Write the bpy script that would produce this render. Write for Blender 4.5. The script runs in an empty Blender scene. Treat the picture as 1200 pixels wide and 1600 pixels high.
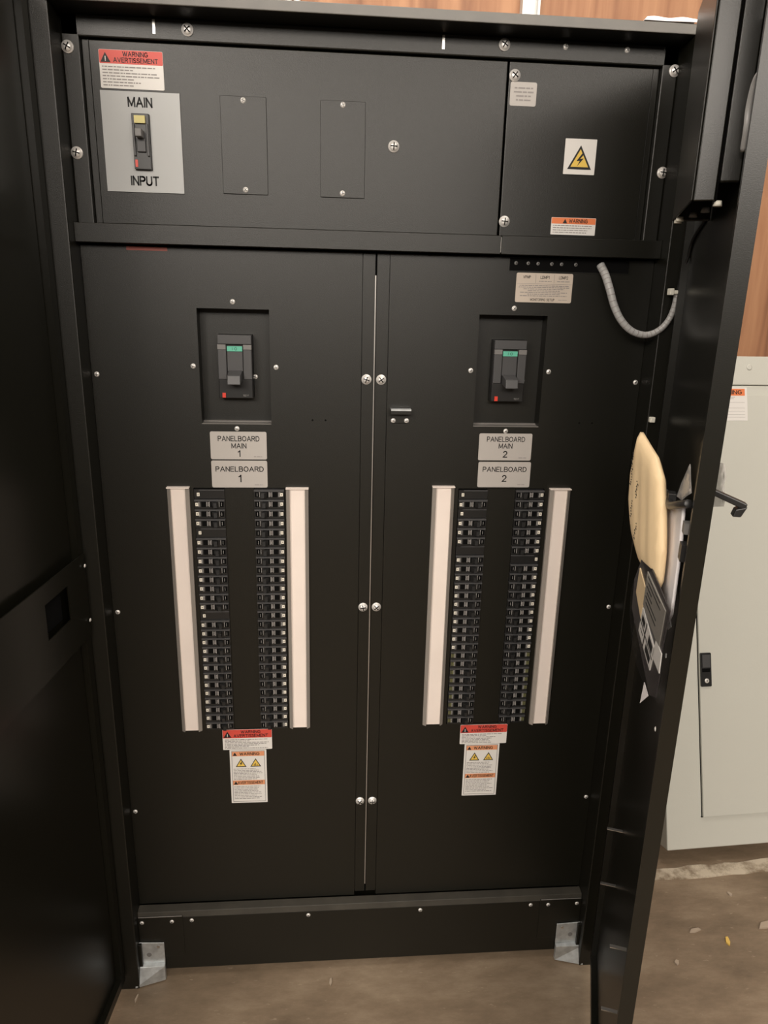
import bpy, bmesh, math, random
from mathutils import Vector, Matrix
random.seed(7)
C = bpy.context.scene.collection
R = math.radians

# ------------------------------------------------------------------ camera
cam_d = bpy.data.cameras.new('camera')
cam = bpy.data.objects.new('camera', cam_d); C.objects.link(cam)
bpy.context.scene.camera = cam
cam_d.sensor_fit = 'VERTICAL'; cam_d.sensor_height = 36.0
cam_d.lens = 1107.38 / 1600 * 36
cam_d.clip_start = 0.02
yaw, pitch, roll = 0.0835682, 0.2802442, 0.0232696
f = Vector((math.sin(yaw)*math.cos(pitch), math.cos(yaw)*math.cos(pitch), -math.sin(pitch)))
r = Vector((math.cos(yaw), -math.sin(yaw), 0)); u = r.cross(f)
r2 = math.cos(roll)*r + math.sin(roll)*u; u2 = -math.sin(roll)*r + math.cos(roll)*u
M4 = Matrix.Identity(4)
for i in range(3):
    M4[i][0] = r2[i]; M4[i][1] = u2[i]; M4[i][2] = -f[i]
M4.translation = Vector((-0.0864, -1.3126, 1.4734))
cam.matrix_world = M4

# ------------------------------------------------------------------ light
sc = bpy.context.scene
sc.view_settings.view_transform = 'Standard'; sc.view_settings.look = 'None'
sc.view_settings.gamma = 1.0; sc.view_settings.use_curve_mapping = False
sc.view_settings.exposure = 0.50
w = bpy.data.worlds.new('world'); sc.world = w; w.use_nodes = True
w.node_tree.nodes['Background'].inputs[0].default_value = (1.0, 0.91, 0.82, 1)
w.node_tree.nodes['Background'].inputs[1].default_value = 0.05
def area(name, loc, target, size, sy, energy, col):
    d = bpy.data.lights.new(name, 'AREA'); d.shape = 'RECTANGLE'; d.size = size; d.size_y = sy
    d.energy = energy; d.color = col
    o = bpy.data.objects.new(name, d); C.objects.link(o); o.location = loc
    o.rotation_euler = (Vector(target)-Vector(loc)).to_track_quat('-Z', 'Y').to_euler()
    return o
LC = (1.0, 0.915, 0.82)
area('ceiling_lamp_behind', (0.45, -3.7, 2.84), (0.25, -1.0, 0.6), 4.4, 1.2, 150, LC)
area('ceiling_lamp_left', (-1.7, -2.7, 2.75), (0.35, -0.3, 1.1), 1.2, 1.2, 62, LC)
area('ceiling_lamp_rear', (0.30, -0.05, 2.93), (0.35, 0.10, 0), 2.4, 0.7, 28, LC)

# ------------------------------------------------------------------ materials
def mat(name, col, rough=0.5, metal=0.0, bump=0.0, bscale=400, spec=0.5, var=0.0, vscale=6, alpha=1.0):
    m = bpy.data.materials.new(name); m.use_nodes = True
    nt = m.node_tree; b = nt.nodes['Principled BSDF']
    b.inputs['Base Color'].default_value = (*col, 1)
    b.inputs['Roughness'].default_value = rough; b.inputs['Metallic'].default_value = metal
    b.inputs['Specular IOR Level'].default_value = spec
    b.inputs['Alpha'].default_value = alpha
    tc = nt.nodes.new('ShaderNodeTexCoord')
    if bump:
        n = nt.nodes.new('ShaderNodeTexNoise'); n.inputs['Scale'].default_value = bscale
        bp = nt.nodes.new('ShaderNodeBump'); bp.inputs['Strength'].default_value = bump; bp.inputs['Distance'].default_value = 0.001
        nt.links.new(tc.outputs['Object'], n.inputs['Vector'])
        nt.links.new(n.outputs['Fac'], bp.inputs['Height']); nt.links.new(bp.outputs['Normal'], b.inputs['Normal'])
    if var:
        n2 = nt.nodes.new('ShaderNodeTexNoise'); n2.inputs['Scale'].default_value = vscale; n2.inputs['Detail'].default_value = 6
        rp = nt.nodes.new('ShaderNodeValToRGB')
        rp.color_ramp.elements[0].position = 0.3; rp.color_ramp.elements[1].position = 0.7
        rp.color_ramp.elements[0].color = (*[c*(1-var) for c in col], 1)
        rp.color_ramp.elements[1].color = (*[min(1, c*(1+var)) for c in col], 1)
        nt.links.new(tc.outputs['Object'], n2.inputs['Vector'])
        nt.links.new(n2.outputs['Fac'], rp.inputs['Fac']); nt.links.new(rp.outputs['Color'], b.inputs['Base Color'])
    return m
BLACK = mat('black_powder_coat', (0.0048, 0.0046, 0.0024), 0.40, bump=0.25, bscale=900, var=0.08, vscale=3)
BLACK2 = mat('black_sheet_satin', (0.0055, 0.0052, 0.0030), 0.31, bump=0.06, bscale=700, var=0.08, vscale=2)
PLAST = mat('black_plastic', (0.012, 0.012, 0.012), 0.38)
DPLAST = mat('dark_grey_plastic', (0.055, 0.055, 0.057), 0.45)
SHEEN = mat('black_coat_painted_sheen', (0.040, 0.036, 0.028), 0.55, var=0.2, vscale=25)  # black coat lightened to stand in for haze and sheen
LEDGE = mat('grey_bare_ledge', (0.16, 0.15, 0.14), 0.5)
GPLAST = mat('grey_plastic', (0.16, 0.155, 0.15), 0.45)
DARK = mat('dark_void', (0.003, 0.003, 0.003), 0.9, spec=0.1)
STEEL = mat('zinc_steel', (0.75, 0.73, 0.70), 0.32, metal=1.0)
SCREWM = mat('nickel_screw', (0.80, 0.78, 0.75), 0.42, metal=0.45)
GALV = mat('galvanised_steel', (0.60, 0.63, 0.64), 0.45, metal=0.75, var=0.2, vscale=60)
EDGEM = mat('metal_edge_and_highlight', (0.42, 0.40, 0.38), 0.35, metal=0.8)
PLATE = mat('grey_label', (0.42, 0.395, 0.37), 0.5)
PLATE2 = mat('light_grey_plate', (0.40, 0.41, 0.41), 0.42)
BEIGE = mat('beige_label', (0.52, 0.45, 0.38), 0.5)
WHITE = mat('white_sticker', (0.72, 0.70, 0.67), 0.5)
CARD = mat('white_directory_card', (0.80, 0.71, 0.65), 0.55, var=0.03, vscale=12)
CLEARP = mat('clear_holder_plastic', (0.26, 0.235, 0.21), 0.25)
RED = mat('red_band', (0.60, 0.07, 0.05), 0.5)
ORANGE = mat('orange_band', (0.72, 0.20, 0.07), 0.5)
LORANGE = mat('pale_orange_band', (0.70, 0.30, 0.15), 0.5)
YELLOW = mat('yellow_sign', (0.75, 0.52, 0.10), 0.5)
INK = mat('black_ink', (0.012, 0.012, 0.012), 0.6)
GINK = mat('grey_ink', (0.26, 0.24, 0.23), 0.6)
TEAL = mat('teal_label', (0.10, 0.42, 0.30), 0.5)
PYEL = mat('pale_yellow_label', (0.62, 0.55, 0.22), 0.5)
REDB = mat('red_button', (0.65, 0.05, 0.03), 0.4)
TAG = mat('number_tag_white', (0.74, 0.70, 0.60), 0.5)
OLIVE = mat('olive_print', (0.13, 0.13, 0.055), 0.6)
TICK = mat('pale_print', (0.34, 0.33, 0.32), 0.5)
CABGREY = mat('grey_enamel', (0.55, 0.55, 0.495), 0.45, bump=0.15, bscale=200, var=0.02, vscale=1.5)
MANILA = mat('manila_paper', (0.86, 0.66, 0.40), 0.55, bump=0.5, bscale=45, var=0.05, vscale=9)
PAPER = mat('white_paper', (0.90, 0.87, 0.88), 0.6, bump=0.2, bscale=30)
GREYP = mat('grey_printed_sheet', (0.24, 0.225, 0.20), 0.5)
BOOK = mat('dark_glossy_cover', (0.035, 0.031, 0.032), 0.3)
SPIRAL = mat('grey_spiral_wrap', (0.36, 0.36, 0.355), 0.4)
TIE = mat('white_nylon', (0.75, 0.73, 0.64), 0.4)
PVC = mat('galvanised_conduit', (0.62, 0.62, 0.60), 0.4, metal=0.3)
BAG = mat('clear_polythene', (0.75, 0.72, 0.68), 0.15, alpha=0.42)
PCLR = mat('smoky_clear_plastic', (0.03, 0.028, 0.028), 0.2, alpha=0.10)
PIC = mat('faded_red_tape', (0.20, 0.035, 0.022), 0.5)

def wood_mat():
    m = bpy.data.materials.new('plywood'); m.use_nodes = True; nt = m.node_tree; b = nt.nodes['Principled BSDF']
    tc = nt.nodes.new('ShaderNodeTexCoord'); mp = nt.nodes.new('ShaderNodeMapping')
    mp.inputs['Scale'].default_value = (7.0, 1.0, 0.55)
    n = nt.nodes.new('ShaderNodeTexNoise'); n.inputs['Scale'].default_value = 3.0; n.inputs['Detail'].default_value = 9; n.inputs['Distortion'].default_value = 0.7
    rp = nt.nodes.new('ShaderNodeValToRGB')
    e = rp.color_ramp.elements
    e[0].position = 0.28; e[0].color = (0.17, 0.072, 0.036, 1); e[1].position = 0.66; e[1].color = (0.40, 0.205, 0.105, 1)
    k = e.new(0.48); k.color = (0.31, 0.145, 0.072, 1)
    L = nt.links.new
    L(tc.outputs['Object'], mp.inputs['Vector']); L(mp.outputs['Vector'], n.inputs['Vector'])
    L(n.outputs['Fac'], rp.inputs['Fac']); L(rp.outputs['Color'], b.inputs['Base Color'])
    b.inputs['Roughness'].default_value = 0.6
    return m
WOOD = wood_mat()

def floor_mat():
    m = bpy.data.materials.new('dirty_concrete'); m.use_nodes = True; nt = m.node_tree; b = nt.nodes['Principled BSDF']
    L = nt.links.new; tc = nt.nodes.new('ShaderNodeTexCoord')
    mp = nt.nodes.new('ShaderNodeMapping'); mp.inputs['Scale'].default_value = (1.0, 2.6, 1); mp.inputs['Rotation'].default_value = (0, 0, 0.15)
    n1 = nt.nodes.new('ShaderNodeTexNoise'); n1.inputs['Scale'].default_value = 2.6; n1.inputs['Detail'].default_value = 12; n1.inputs['Roughness'].default_value = 0.72
    r1 = nt.nodes.new('ShaderNodeValToRGB'); e = r1.color_ramp.elements
    e[0].position = 0.30; e[0].color = (0.125, 0.090, 0.058, 1); e[1].position = 0.72; e[1].color = (0.36, 0.28, 0.195, 1)
    k = e.new(0.5); k.color = (0.225, 0.165, 0.11, 1)
    n2 = nt.nodes.new('ShaderNodeTexNoise'); n2.inputs['Scale'].default_value = 38; n2.inputs['Detail'].default_value = 4
    r2_ = nt.nodes.new('ShaderNodeValToRGB'); g = r2_.color_ramp.elements
    g[0].position = 0.66; g[0].color = (0, 0, 0, 1); g[1].position = 0.76; g[1].color = (1, 1, 1, 1)
    mx = nt.nodes.new('ShaderNodeMixRGB'); mx.inputs['Color2'].default_value = (0.45, 0.36, 0.26, 1)
    ml = nt.nodes.new('ShaderNodeMath'); ml.operation = 'MULTIPLY'; ml.inputs[1].default_value = 0.55
    L(tc.outputs['Object'], mp.inputs['Vector']); L(mp.outputs['Vector'], n1.inputs['Vector']); L(mp.outputs['Vector'], n2.inputs['Vector'])
    L(n1.outputs['Fac'], r1.inputs['Fac']); L(n2.outputs['Fac'], r2_.inputs['Fac'])
    L(r2_.outputs['Color'], ml.inputs[0]); L(ml.outputs[0], mx.inputs['Fac']); L(r1.outputs['Color'], mx.inputs['Color1'])
    L(mx.outputs['Color'], b.inputs['Base Color'])
    bp = nt.nodes.new('ShaderNodeBump'); bp.inputs['Strength'].default_value = 0.35; bp.inputs['Distance'].default_value = 0.004
    L(n1.outputs['Fac'], bp.inputs['Height']); L(bp.outputs['Normal'], b.inputs['Normal'])
    b.inputs['Roughness'].default_value = 0.55
    return m
FLOOR = floor_mat()
def strip_mat():
    m = bpy.data.materials.new('worn_white_concrete'); m.use_nodes = True; nt = m.node_tree; b = nt.nodes['Principled BSDF']
    L = nt.links.new; tc = nt.nodes.new('ShaderNodeTexCoord')
    n1 = nt.nodes.new('ShaderNodeTexNoise'); n1.inputs['Scale'].default_value = 14; n1.inputs['Detail'].default_value = 10; n1.inputs['Roughness'].default_value = 0.7
    r1 = nt.nodes.new('ShaderNodeValToRGB'); e = r1.color_ramp.elements
    e[0].position = 0.38; e[0].color = (0.24, 0.18, 0.12, 1); e[1].position = 0.55; e[1].color = (0.62, 0.54, 0.42, 1)
    L(tc.outputs['Object'], n1.inputs['Vector']); L(n1.outputs['Fac'], r1.inputs['Fac']); L(r1.outputs['Color'], b.inputs['Base Color'])
    b.inputs['Roughness'].default_value = 0.7
    return m
STRIP = strip_mat()
CEIL = mat('ceiling_paint', (0.70, 0.67, 0.62), 0.8)

# ------------------------------------------------------------------ mesh helpers
class MB:
    def __init__(s): s.v = []; s.f = []; s.m = []; s.mats = []; s.smooth = set()
    def mi(s, m):
        if m not in s.mats: s.mats.append(m)
        return s.mats.index(m)
    def add(s, vs, fs, m, smooth=False):
        b = len(s.v); s.v += [tuple(p) for p in vs]; k = s.mi(m)
        for q in fs:
            if smooth: s.smooth.add(len(s.f))
            s.f.append(tuple(b+i for i in q)); s.m.append(k)
        return s
    def box(s, x0, x1, y0, y1, z0, z1, m):
        x0, x1 = sorted((x0, x1)); y0, y1 = sorted((y0, y1)); z0, z1 = sorted((z0, z1))
        vs = [(x0,y0,z0),(x1,y0,z0),(x1,y1,z0),(x0,y1,z0),(x0,y0,z1),(x1,y0,z1),(x1,y1,z1),(x0,y1,z1)]
        return s.add(vs, [(0,3,2,1),(4,5,6,7),(0,1,5,4),(1,2,6,5),(2,3,7,6),(3,0,4,7)], m)
    def hexa(s, bot, top, m):      # two quads
        return s.add(list(bot)+list(top), [(0,3,2,1),(4,5,6,7),(0,1,5,4),(1,2,6,5),(2,3,7,6),(3,0,4,7)], m)
    def prism(s, poly, a, b, m, axis='y'):   # poly in (x,z), extruded in y from a (front) to b
        n = len(poly)
        # make the polygon counter-clockwise in x,z
        ar = sum(poly[i][0]*poly[(i+1) % n][1]-poly[(i+1) % n][0]*poly[i][1] for i in range(n))
        if ar < 0: poly = poly[::-1]
        if axis == 'y': P = lambda p, t: (p[0], t, p[1])
        elif axis == 'z': P = lambda p, t: (p[0], p[1], t)
        else: P = lambda p, t: (t, p[0], p[1])
        vs = [P(p, a) for p in poly]+[P(p, b) for p in poly]
        fs = [tuple(range(n)), tuple(range(2*n-1, n-1, -1))]+[(i, i+n, (i+1) % n+n, (i+1) % n) for i in range(n)]
        if axis != 'y' : fs = [q[::-1] for q in fs] if a < b else fs
        return s.add(vs, fs, m)
    def lathe(s, prof, m, n=20, c=(0,0,0), axis='-y', smooth=True):    # prof (r, h); h goes along axis
        vs = []; fs = []
        for (rr, h) in prof:
            for k in range(n):
                a = 2*math.pi*k/n; p = (rr*math.cos(a), rr*math.sin(a))
                if axis == '-y': q = (c[0]+p[0], c[1]-h, c[2]+p[1])
                elif axis == 'z': q = (c[0]+p[0], c[1]-p[1], c[2]+h)
                else: q = (c[0]+h, c[1]+p[0], c[2]-p[1])
                vs.append(q)
        for i in range(len(prof)-1):
            for k in range(n):
                k2 = (k+1) % n; fs.append((i*n+k, i*n+k2, (i+1)*n+k2, (i+1)*n+k))
        s.add(vs, fs, m, smooth)
        b = len(s.v)-len(vs)
        s.f.append(tuple(b+(len(prof)-1)*n+k for k in range(n))); s.m.append(s.mi(m))
        s.f.append(tuple(b+k for k in reversed(range(n)))); s.m.append(s.mi(m))
        return s
    def tube(s, pts, rad, m, n=10, rf=None):
        pts = [Vector(p) for p in pts]; vs = []; fs = []; up = Vector((0.13, 0.9, 0.31))
        for i, p in enumerate(pts):
            t = (pts[min(i+1, len(pts)-1)]-pts[max(i-1, 0)]).normalized()
            a = t.cross(up).normalized(); b = t.cross(a)
            q = rf(i) if rf else rad
            for k in range(n):
                an = 2*math.pi*k/n; vs.append(p+a*math.cos(an)*q+b*math.sin(an)*q)
        for i in range(len(pts)-1):
            for k in range(n):
                k2 = (k+1) % n; fs.append((i*n+k, i*n+k2, (i+1)*n+k2, (i+1)*n+k))
        fs.append(tuple(reversed(range(n)))); fs.append(tuple((len(pts)-1)*n+k for k in range(n)))
        return s.add(vs, fs, m, True)
    def grid(s, x0, x1, z0, z1, y0, y1, holes, m):   # plate with rectangular holes, y0 front
        xs = sorted({x0, x1}|{h for q in holes for h in q[:2]}); zs = sorted({z0, z1}|{h for q in holes for h in q[2:]})
        inh = lambda i, j: (i < 0 or j < 0 or i >= len(xs)-1 or j >= len(zs)-1 or
            any(q[0]-1e-6 <= xs[i] and xs[i+1] <= q[1]+1e-6 and q[2]-1e-6 <= zs[j] and zs[j+1] <= q[3]+1e-6 for q in holes))
        for i in range(len(xs)-1):
            for j in range(len(zs)-1):
                if inh(i, j): continue
                a, b, c, d = xs[i], xs[i+1], zs[j], zs[j+1]
                s.add([(a,y0,c),(b,y0,c),(b,y0,d),(a,y0,d)], [(0,1,2,3)], m)
                s.add([(a,y1,c),(b,y1,c),(b,y1,d),(a,y1,d)], [(3,2,1,0)], m)
                if inh(i-1, j): s.add([(a,y0,c),(a,y0,d),(a,y1,d),(a,y1,c)], [(0,1,2,3)], m)
                if inh(i+1, j): s.add([(b,y0,c),(b,y1,c),(b,y1,d),(b,y0,d)], [(0,1,2,3)], m)
                if inh(i, j-1): s.add([(a,y0,c),(a,y1,c),(b,y1,c),(b,y0,c)], [(0,1,2,3)], m)
                if inh(i, j+1): s.add([(a,y0,d),(b,y0,d),(b,y1,d),(a,y1,d)], [(0,1,2,3)], m)
        return s
    def text(s, t, cx, cz, h, y, m, width=None, bold=0.0, align='CENTER'):   # cap height h
        vs, fs = text_mesh(t, bold)
        if not vs: return s
        xs = [p[0] for p in vs]; zs = [p[1] for p in vs]
        hh = 0.70; k = h/hh; kx = k
        wd = (max(xs)-min(xs))
        if width: kx = width/wd
        mx = (max(xs)+min(xs))/2 if align == 'CENTER' else min(xs)
        return s.add([(cx+(p[0]-mx)*kx, y, cz+(p[1]-hh/2)*k) for p in vs], fs, m)
    def build(s, name, parent=None, bevel=0.0, label=None, loc=None, rot=None, seg=2):
        me = bpy.data.meshes.new(name); me.from_pydata(s.v, [], s.f)
        for m in s.mats: me.materials.append(m)
        for i, p in enumerate(me.polygons):
            p.material_index = s.m[i]; p.use_smooth = i in s.smooth
        me.update()
        o = bpy.data.objects.new(name, me); C.objects.link(o)
        if parent: o.parent = parent
        if loc: o.location = loc
        if rot: o.rotation_euler = rot
        if bevel:
            b = o.modifiers.new('bevel', 'BEVEL'); b.width = bevel; b.segments = seg; b.limit_method = 'ANGLE'; b.angle_limit = R(40)
        if label: o['label'] = label
        return o
_tc = {}
def _arc(cx, cz, rx, rz, a0, a1, n=8):
    return [(cx+rx*math.cos(R(a0+(a1-a0)*k/n)), cz+rz*math.sin(R(a0+(a1-a0)*k/n))) for k in range(n+1)]
GLY = {   # strokes in a cell 0.7 high; width follows
 'A': (.60, [[(0,0),(.30,.7),(.60,0)], [(.11,.24),(.49,.24)]]), 'B': (.50, [[(0,0),(0,.7),(.28,.7)]+_arc(.28,.53,.18,.17,90,-90)+[(0,.36)], [(.28,.36)]+_arc(.30,.18,.20,.18,90,-90)+[(0,0)]]),
 'D': (.52, [[(0,0),(0,.7),(.22,.7)]+_arc(.22,.35,.30,.35,90,-90)+[(0,0)]]), 'E': (.44, [[(.44,.7),(0,.7),(0,0),(.44,0)], [(0,.36),(.40,.36)]]),
 'F': (.42, [[(.42,.7),(0,.7),(0,0)], [(0,.36),(.36,.36)]]), 'G': (.56, [_arc(.29,.35,.29,.35,45,340,14)+[(.56,.33),(.32,.33)]]),
 'I': (.0, [[(0,0),(0,.7)]]), 'L': (.40, [[(0,.7),(0,0),(.40,0)]]), 'M': (.62, [[(0,0),(0,.7),(.31,.08),(.62,.7),(.62,0)]]),
 'N': (.50, [[(0,0),(0,.7),(.50,0),(.50,.7)]]), 'O': (.60, [_arc(.30,.35,.30,.35,0,360,18)]), 'P': (.46, [[(0,0),(0,.7),(.26,.7)]+_arc(.26,.52,.20,.18,90,-90)+[(0,.34)]]),
 'R': (.50, [[(0,0),(0,.7),(.28,.7)]+_arc(.28,.53,.19,.17,90,-90)+[(0,.36)], [(.26,.36),(.50,0)]]),
 'S': (.46, [_arc(.23,.53,.21,.17,20,270,9)+_arc(.23,.18,.23,.18,90,-160,9)]), 'T': (.50, [[(0,.7),(.50,.7)], [(.25,.7),(.25,0)]]),
 'U': (.50, [[(0,.7),(0,.22)]+_arc(.25,.22,.25,.22,180,360,9)+[(.50,.7)]]), 'V': (.56, [[(0,.7),(.28,0),(.56,.7)]]),
 'W': (.80, [[(0,.7),(.20,0),(.40,.66),(.60,0),(.80,.7)]]), '1': (.20, [[(0,.54),(.12,.60),(.20,.7),(.20,0)]]),
 '2': (.44, [_arc(.22,.50,.21,.20,165,-20,9)+[(0,0),(.45,0)]]), '!': (.0, [[(0,.7),(0,.22)], [(0,.08),(0,0)]]), ' ': (.22, [])}
def text_mesh(t, bold=0.0):
    """words drawn with square-ended strokes (plain sans lettering)"""
    key = (t, bold)
    if key in _tc: return _tc[key]
    sw = .048+bold; vs = []; fs = []; x = 0
    for ch in t:
        wd, strokes = GLY[ch]
        for st in strokes:
            for i in range(len(st)-1):
                a = Vector((st[i][0]+x, st[i][1])); b = Vector((st[i+1][0]+x, st[i+1][1]))
                d_ = (b-a).normalized(); n_ = Vector((-d_.y, d_.x))*sw; a = a-d_*sw*.8; b = b+d_*sw*.8
                k = len(vs); vs += [tuple(a-n_), tuple(b-n_), tuple(b+n_), tuple(a+n_)]; fs.append((k, k+1, k+2, k+3))
        x += wd+.20
    _tc[key] = (vs, fs); return vs, fs
def empty(name, loc=(0,0,0), rz=0, parent=None):
    o = bpy.data.objects.new(name, None); C.objects.link(o); o.location = loc; o.rotation_euler = (0,0,rz)
    o.empty_display_size = 0.05
    if parent: o.parent = parent
    return o
def tag(o, label, cat, group=None, kind=None):
    if label: o['label'] = label
    if cat: o['category'] = cat
    if group: o['group'] = group
    if kind: o['kind'] = kind
    return o
def struct(mb, name, label=None):
    o = mb.build(name); o['kind'] = 'structure'
    if label: o['label'] = label
    return o
def rrect(x0, x1, z0, z1, rad, n=4):
    out = []
    for (cx, cz, a0) in ((x1-rad, z0+rad, -90), (x1-rad, z1-rad, 0), (x0+rad, z1-rad, 90), (x0+rad, z0+rad, 180)):
        for k in range(n+1):
            a = R(a0+90*k/n); out.append((cx+rad*math.cos(a), cz+rad*math.sin(a)))
    return out
def textlines(mb, x0, x1, z1, z0, rows, h, y, m, ragged=0.25, center=False):
    rnd = random.Random(int((x0+z0)*1e5))
    for i in range(rows):
        z = z1-(i+0.5)*(z1-z0)/rows
        end = x1-(x1-x0)*rnd.random()*ragged; st = x0
        if center: dlt = (x1-end)/2; st = x0+dlt; end = x1-dlt
        x = st
        while x < end:
            wl = h*(1.2+rnd.random()*5)
            mb.add([(x,y,z-h/2),(min(x+wl,end),y,z-h/2),(min(x+wl,end),y,z+h/2),(x,y,z+h/2)], [(0,1,2,3)], m)
            x += wl+h*0.8

def spline(pts, n=12):
    out = []
    P = [Vector(p) for p in pts]; P = [P[0]*2-P[1]]+P+[P[-1]*2-P[-2]]
    for i in range(1, len(P)-2):
        for k in range(n):
            t_ = k/n; a, b, c, d = P[i-1:i+3]
            out.append(.5*((2*b)+(-a+c)*t_+(2*a-5*b+4*c-d)*t_*t_+(-a+3*b-3*c+d)*t_**3))
    out.append(P[-2]); return out
# ------------------------------------------------------------------ setting
fl = MB().grid(-3, 3.2, -5, 1.2, 0, 0.05, [], FLOOR)
fl.v = [(x, z, -y) for (x, y, z) in fl.v]
fl.f = [q for q in fl.f]
struct(fl, 'floor', 'dirty brown concrete floor')
struct(MB().box(-3, 3.2, .885, .945, 0, 3.0, WOOD), 'wall_back', 'reddish plywood wall behind the cabinets')
struct(MB().box(-3, 3.2, -5, 1.06, 3.0, 3.06, CEIL), 'ceiling')
pts = []
n = 60
rnd = random.Random(3)
top = []; bot = []
for i in range(n+1):
    t = i/n; x = 0.62+t*2.2
    yb = 0.193+0.03*(x-.8)+rnd.uniform(-.004, .004)-0.006*max(0, math.sin(x*9))
    yt = 0.228+0.06*(x-.8)+rnd.uniform(-.004, .004)
    bot.append((x, yb)); top.append((x, yt))
struct(MB().prism(bot+top[::-1], 0.0005, 0.003, STRIP, axis='z'), 'trim_1', 'worn white painted line on the floor')

# ------------------------------------------------------------------ screw masters
def screw_mb(rad, h, slot=True, flange=0.0):
    m = MB()
    prof = []
    if flange: prof += [(rad*1.0, 0.0), (rad*1.0, flange)]; r0 = rad*0.78; b = flange
    else: prof += [(rad, 0.0)]; r0 = rad; b = 0
    for k in range(0, 6):
        a = R(k*16); prof.append((r0*math.cos(a), b+h*math.sin(a)))
    prof.append((r0*0.12, b+h))
    m.lathe(prof, SCREWM, 18)
    if slot:
        m.box(-rad*0.6, rad*0.6, -(b+h)-0.0002, -(b+h)+0.0012, -rad*0.09, rad*0.09, DARK)
        m.box(-rad*0.09, rad*0.09, -(b+h)-0.0002, -(b+h)+0.0012, -rad*0.6, rad*0.6, DARK)
    return m
_masters = {}
def screw(kind, x, y, z, parent, name='screw', rot=None):
    if kind not in _masters:
        mb = {'bolt': lambda: screw_mb(0.0095, 0.0045, True, 0.0018), 'small': lambda: screw_mb(0.0046, 0.0026),
              'tiny': lambda: screw_mb(0.0034, 0.0018, False), 'dull': lambda: screw_mb(0.0032, 0.0015), 'knob': lambda: screw_mb(0.0092, 0.0055, True, 0.0015)}[kind]()
        o = mb.build(name); _masters[kind] = o.data
        if kind == 'dull': o.data.materials[0] = GPLAST
    else:
        o = bpy.data.objects.new(name, _masters[kind]); C.objects.link(o)
    o.parent = parent; o.location = (x, y, z)
    o.rotation_euler = rot if rot else (0, random.random()*1.5, 0)
    return o

# ------------------------------------------------------------------ power cabinet
cab = empty('power_cabinet', (0, 0, 0))
tag(cab, 'tall black steel power distribution cabinet standing with both its doors open', 'cabinet')
fr = MB()
PX = 0.503
for sgn in (-1, 1):
    fr.box(sgn*PX, sgn*0.545, -0.05, 0.02, 0.0, 1.905, BLACK)          # post
    fr.box(sgn*0.476, sgn*PX, 0.0, 0.02, 1.598, 1.905, BLACK)          # side strip of the upper bay
    fr.box(sgn*0.535, sgn*0.545, 0.02, 0.80, 0.0, 1.905, BLACK)        # side sheet
fr.box(-0.545, 0.545, 0.78, 0.80, 0.0, 1.905, BLACK)
fr.prism([(-0.050, 1.905), (-0.036, 1.9245), (0.80, 1.9245), (0.80, 1.905)], -0.545, 0.545, BLACK, axis='x'); fr.prism([(-0.053, 1.905), (-0.038, 1.9255), (-0.030, 1.9255), (-0.045, 1.905)], -0.545, 0.545, SHEEN, axis='x')                # top with its rim, coloured lighter to imitate haze
fr.box(-PX, PX, 0.0, 0.02, 1.874, 1.905, BLACK)
fr.box(-0.535, 0.535, 0.30, 0.31, 0.02, 1.90, DARK)
fr.build('frame', cab, bevel=0.002)
frm = bpy.data.objects['frame']
for (x, z) in ((-.494, 1.858), (-.494, 1.706), (.497, 1.868), (.497, 1.711)):
    screw('bolt', x, 0.0, z, frm, 'bolt')
for (x, z, k) in ((-.307, 1.890, 'bolt'), (.204, 1.893, 'bolt'), (.307, 1.895, 'small'), (.412, 1.895, 'small')):
    screw(k, x, 0.0, z, frm, 'bolt')
for x in (-.359, .103):
    MB().box(x-.002, x+.002, -0.0012, 0.0, 1.882, 1.902, STEEL).build('slot_insert', frm, label='bright narrow slot in the top rail')
bm = MB().box(-PX, 0.214, -0.022, 0.012, 1.568, 1.598, BLACK)
bm.box(0.216, PX, -0.022, 0.012, 1.568, 1.598, BLACK)
bm.box(0.2143, 0.2157, -0.0205, 0.0, 1.570, 1.596, EDGEM)
bm.build('crossbar', cab, bevel=0.0045, seg=3)

# upper panels ------------------------------------------------------
up = MB().box(-0.464, 0.2135, 0.006, 0.012, 1.60, 1.872, BLACK).box(-0.476, -0.464, 0.010, 0.014, 1.60, 1.874, BLACK)
up1 = up.build('upper_panel', cab, bevel=0.0015)
up2 = MB().box(0.2165, 0.464, 0.006, 0.012, 1.60, 1.872, BLACK).box(0.464, 0.476, 0.010, 0.014, 1.60, 1.874, BLACK).build('upper_panel', cab, bevel=0.0015)
UY = 0.006
screw('bolt', 0.026, UY, 1.736, up1, 'bolt'); screw('bolt', 0.226, UY, 1.851, up2, 'bolt'); screw('bolt', 0.224, UY, 1.624, up2, 'bolt')
for cx in (-0.2235, -0.0600):
    bp = MB().prism(rrect(cx-.0375, cx+.0375, 1.653, 1.801, .001), UY-.0022, UY-.0001, BLACK).build('blanking_plate', up1, bevel=0.0006)
    screw('small', cx, UY-.0022, 1.795, bp); screw('small', cx, UY-.0022, 1.660, bp)

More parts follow.
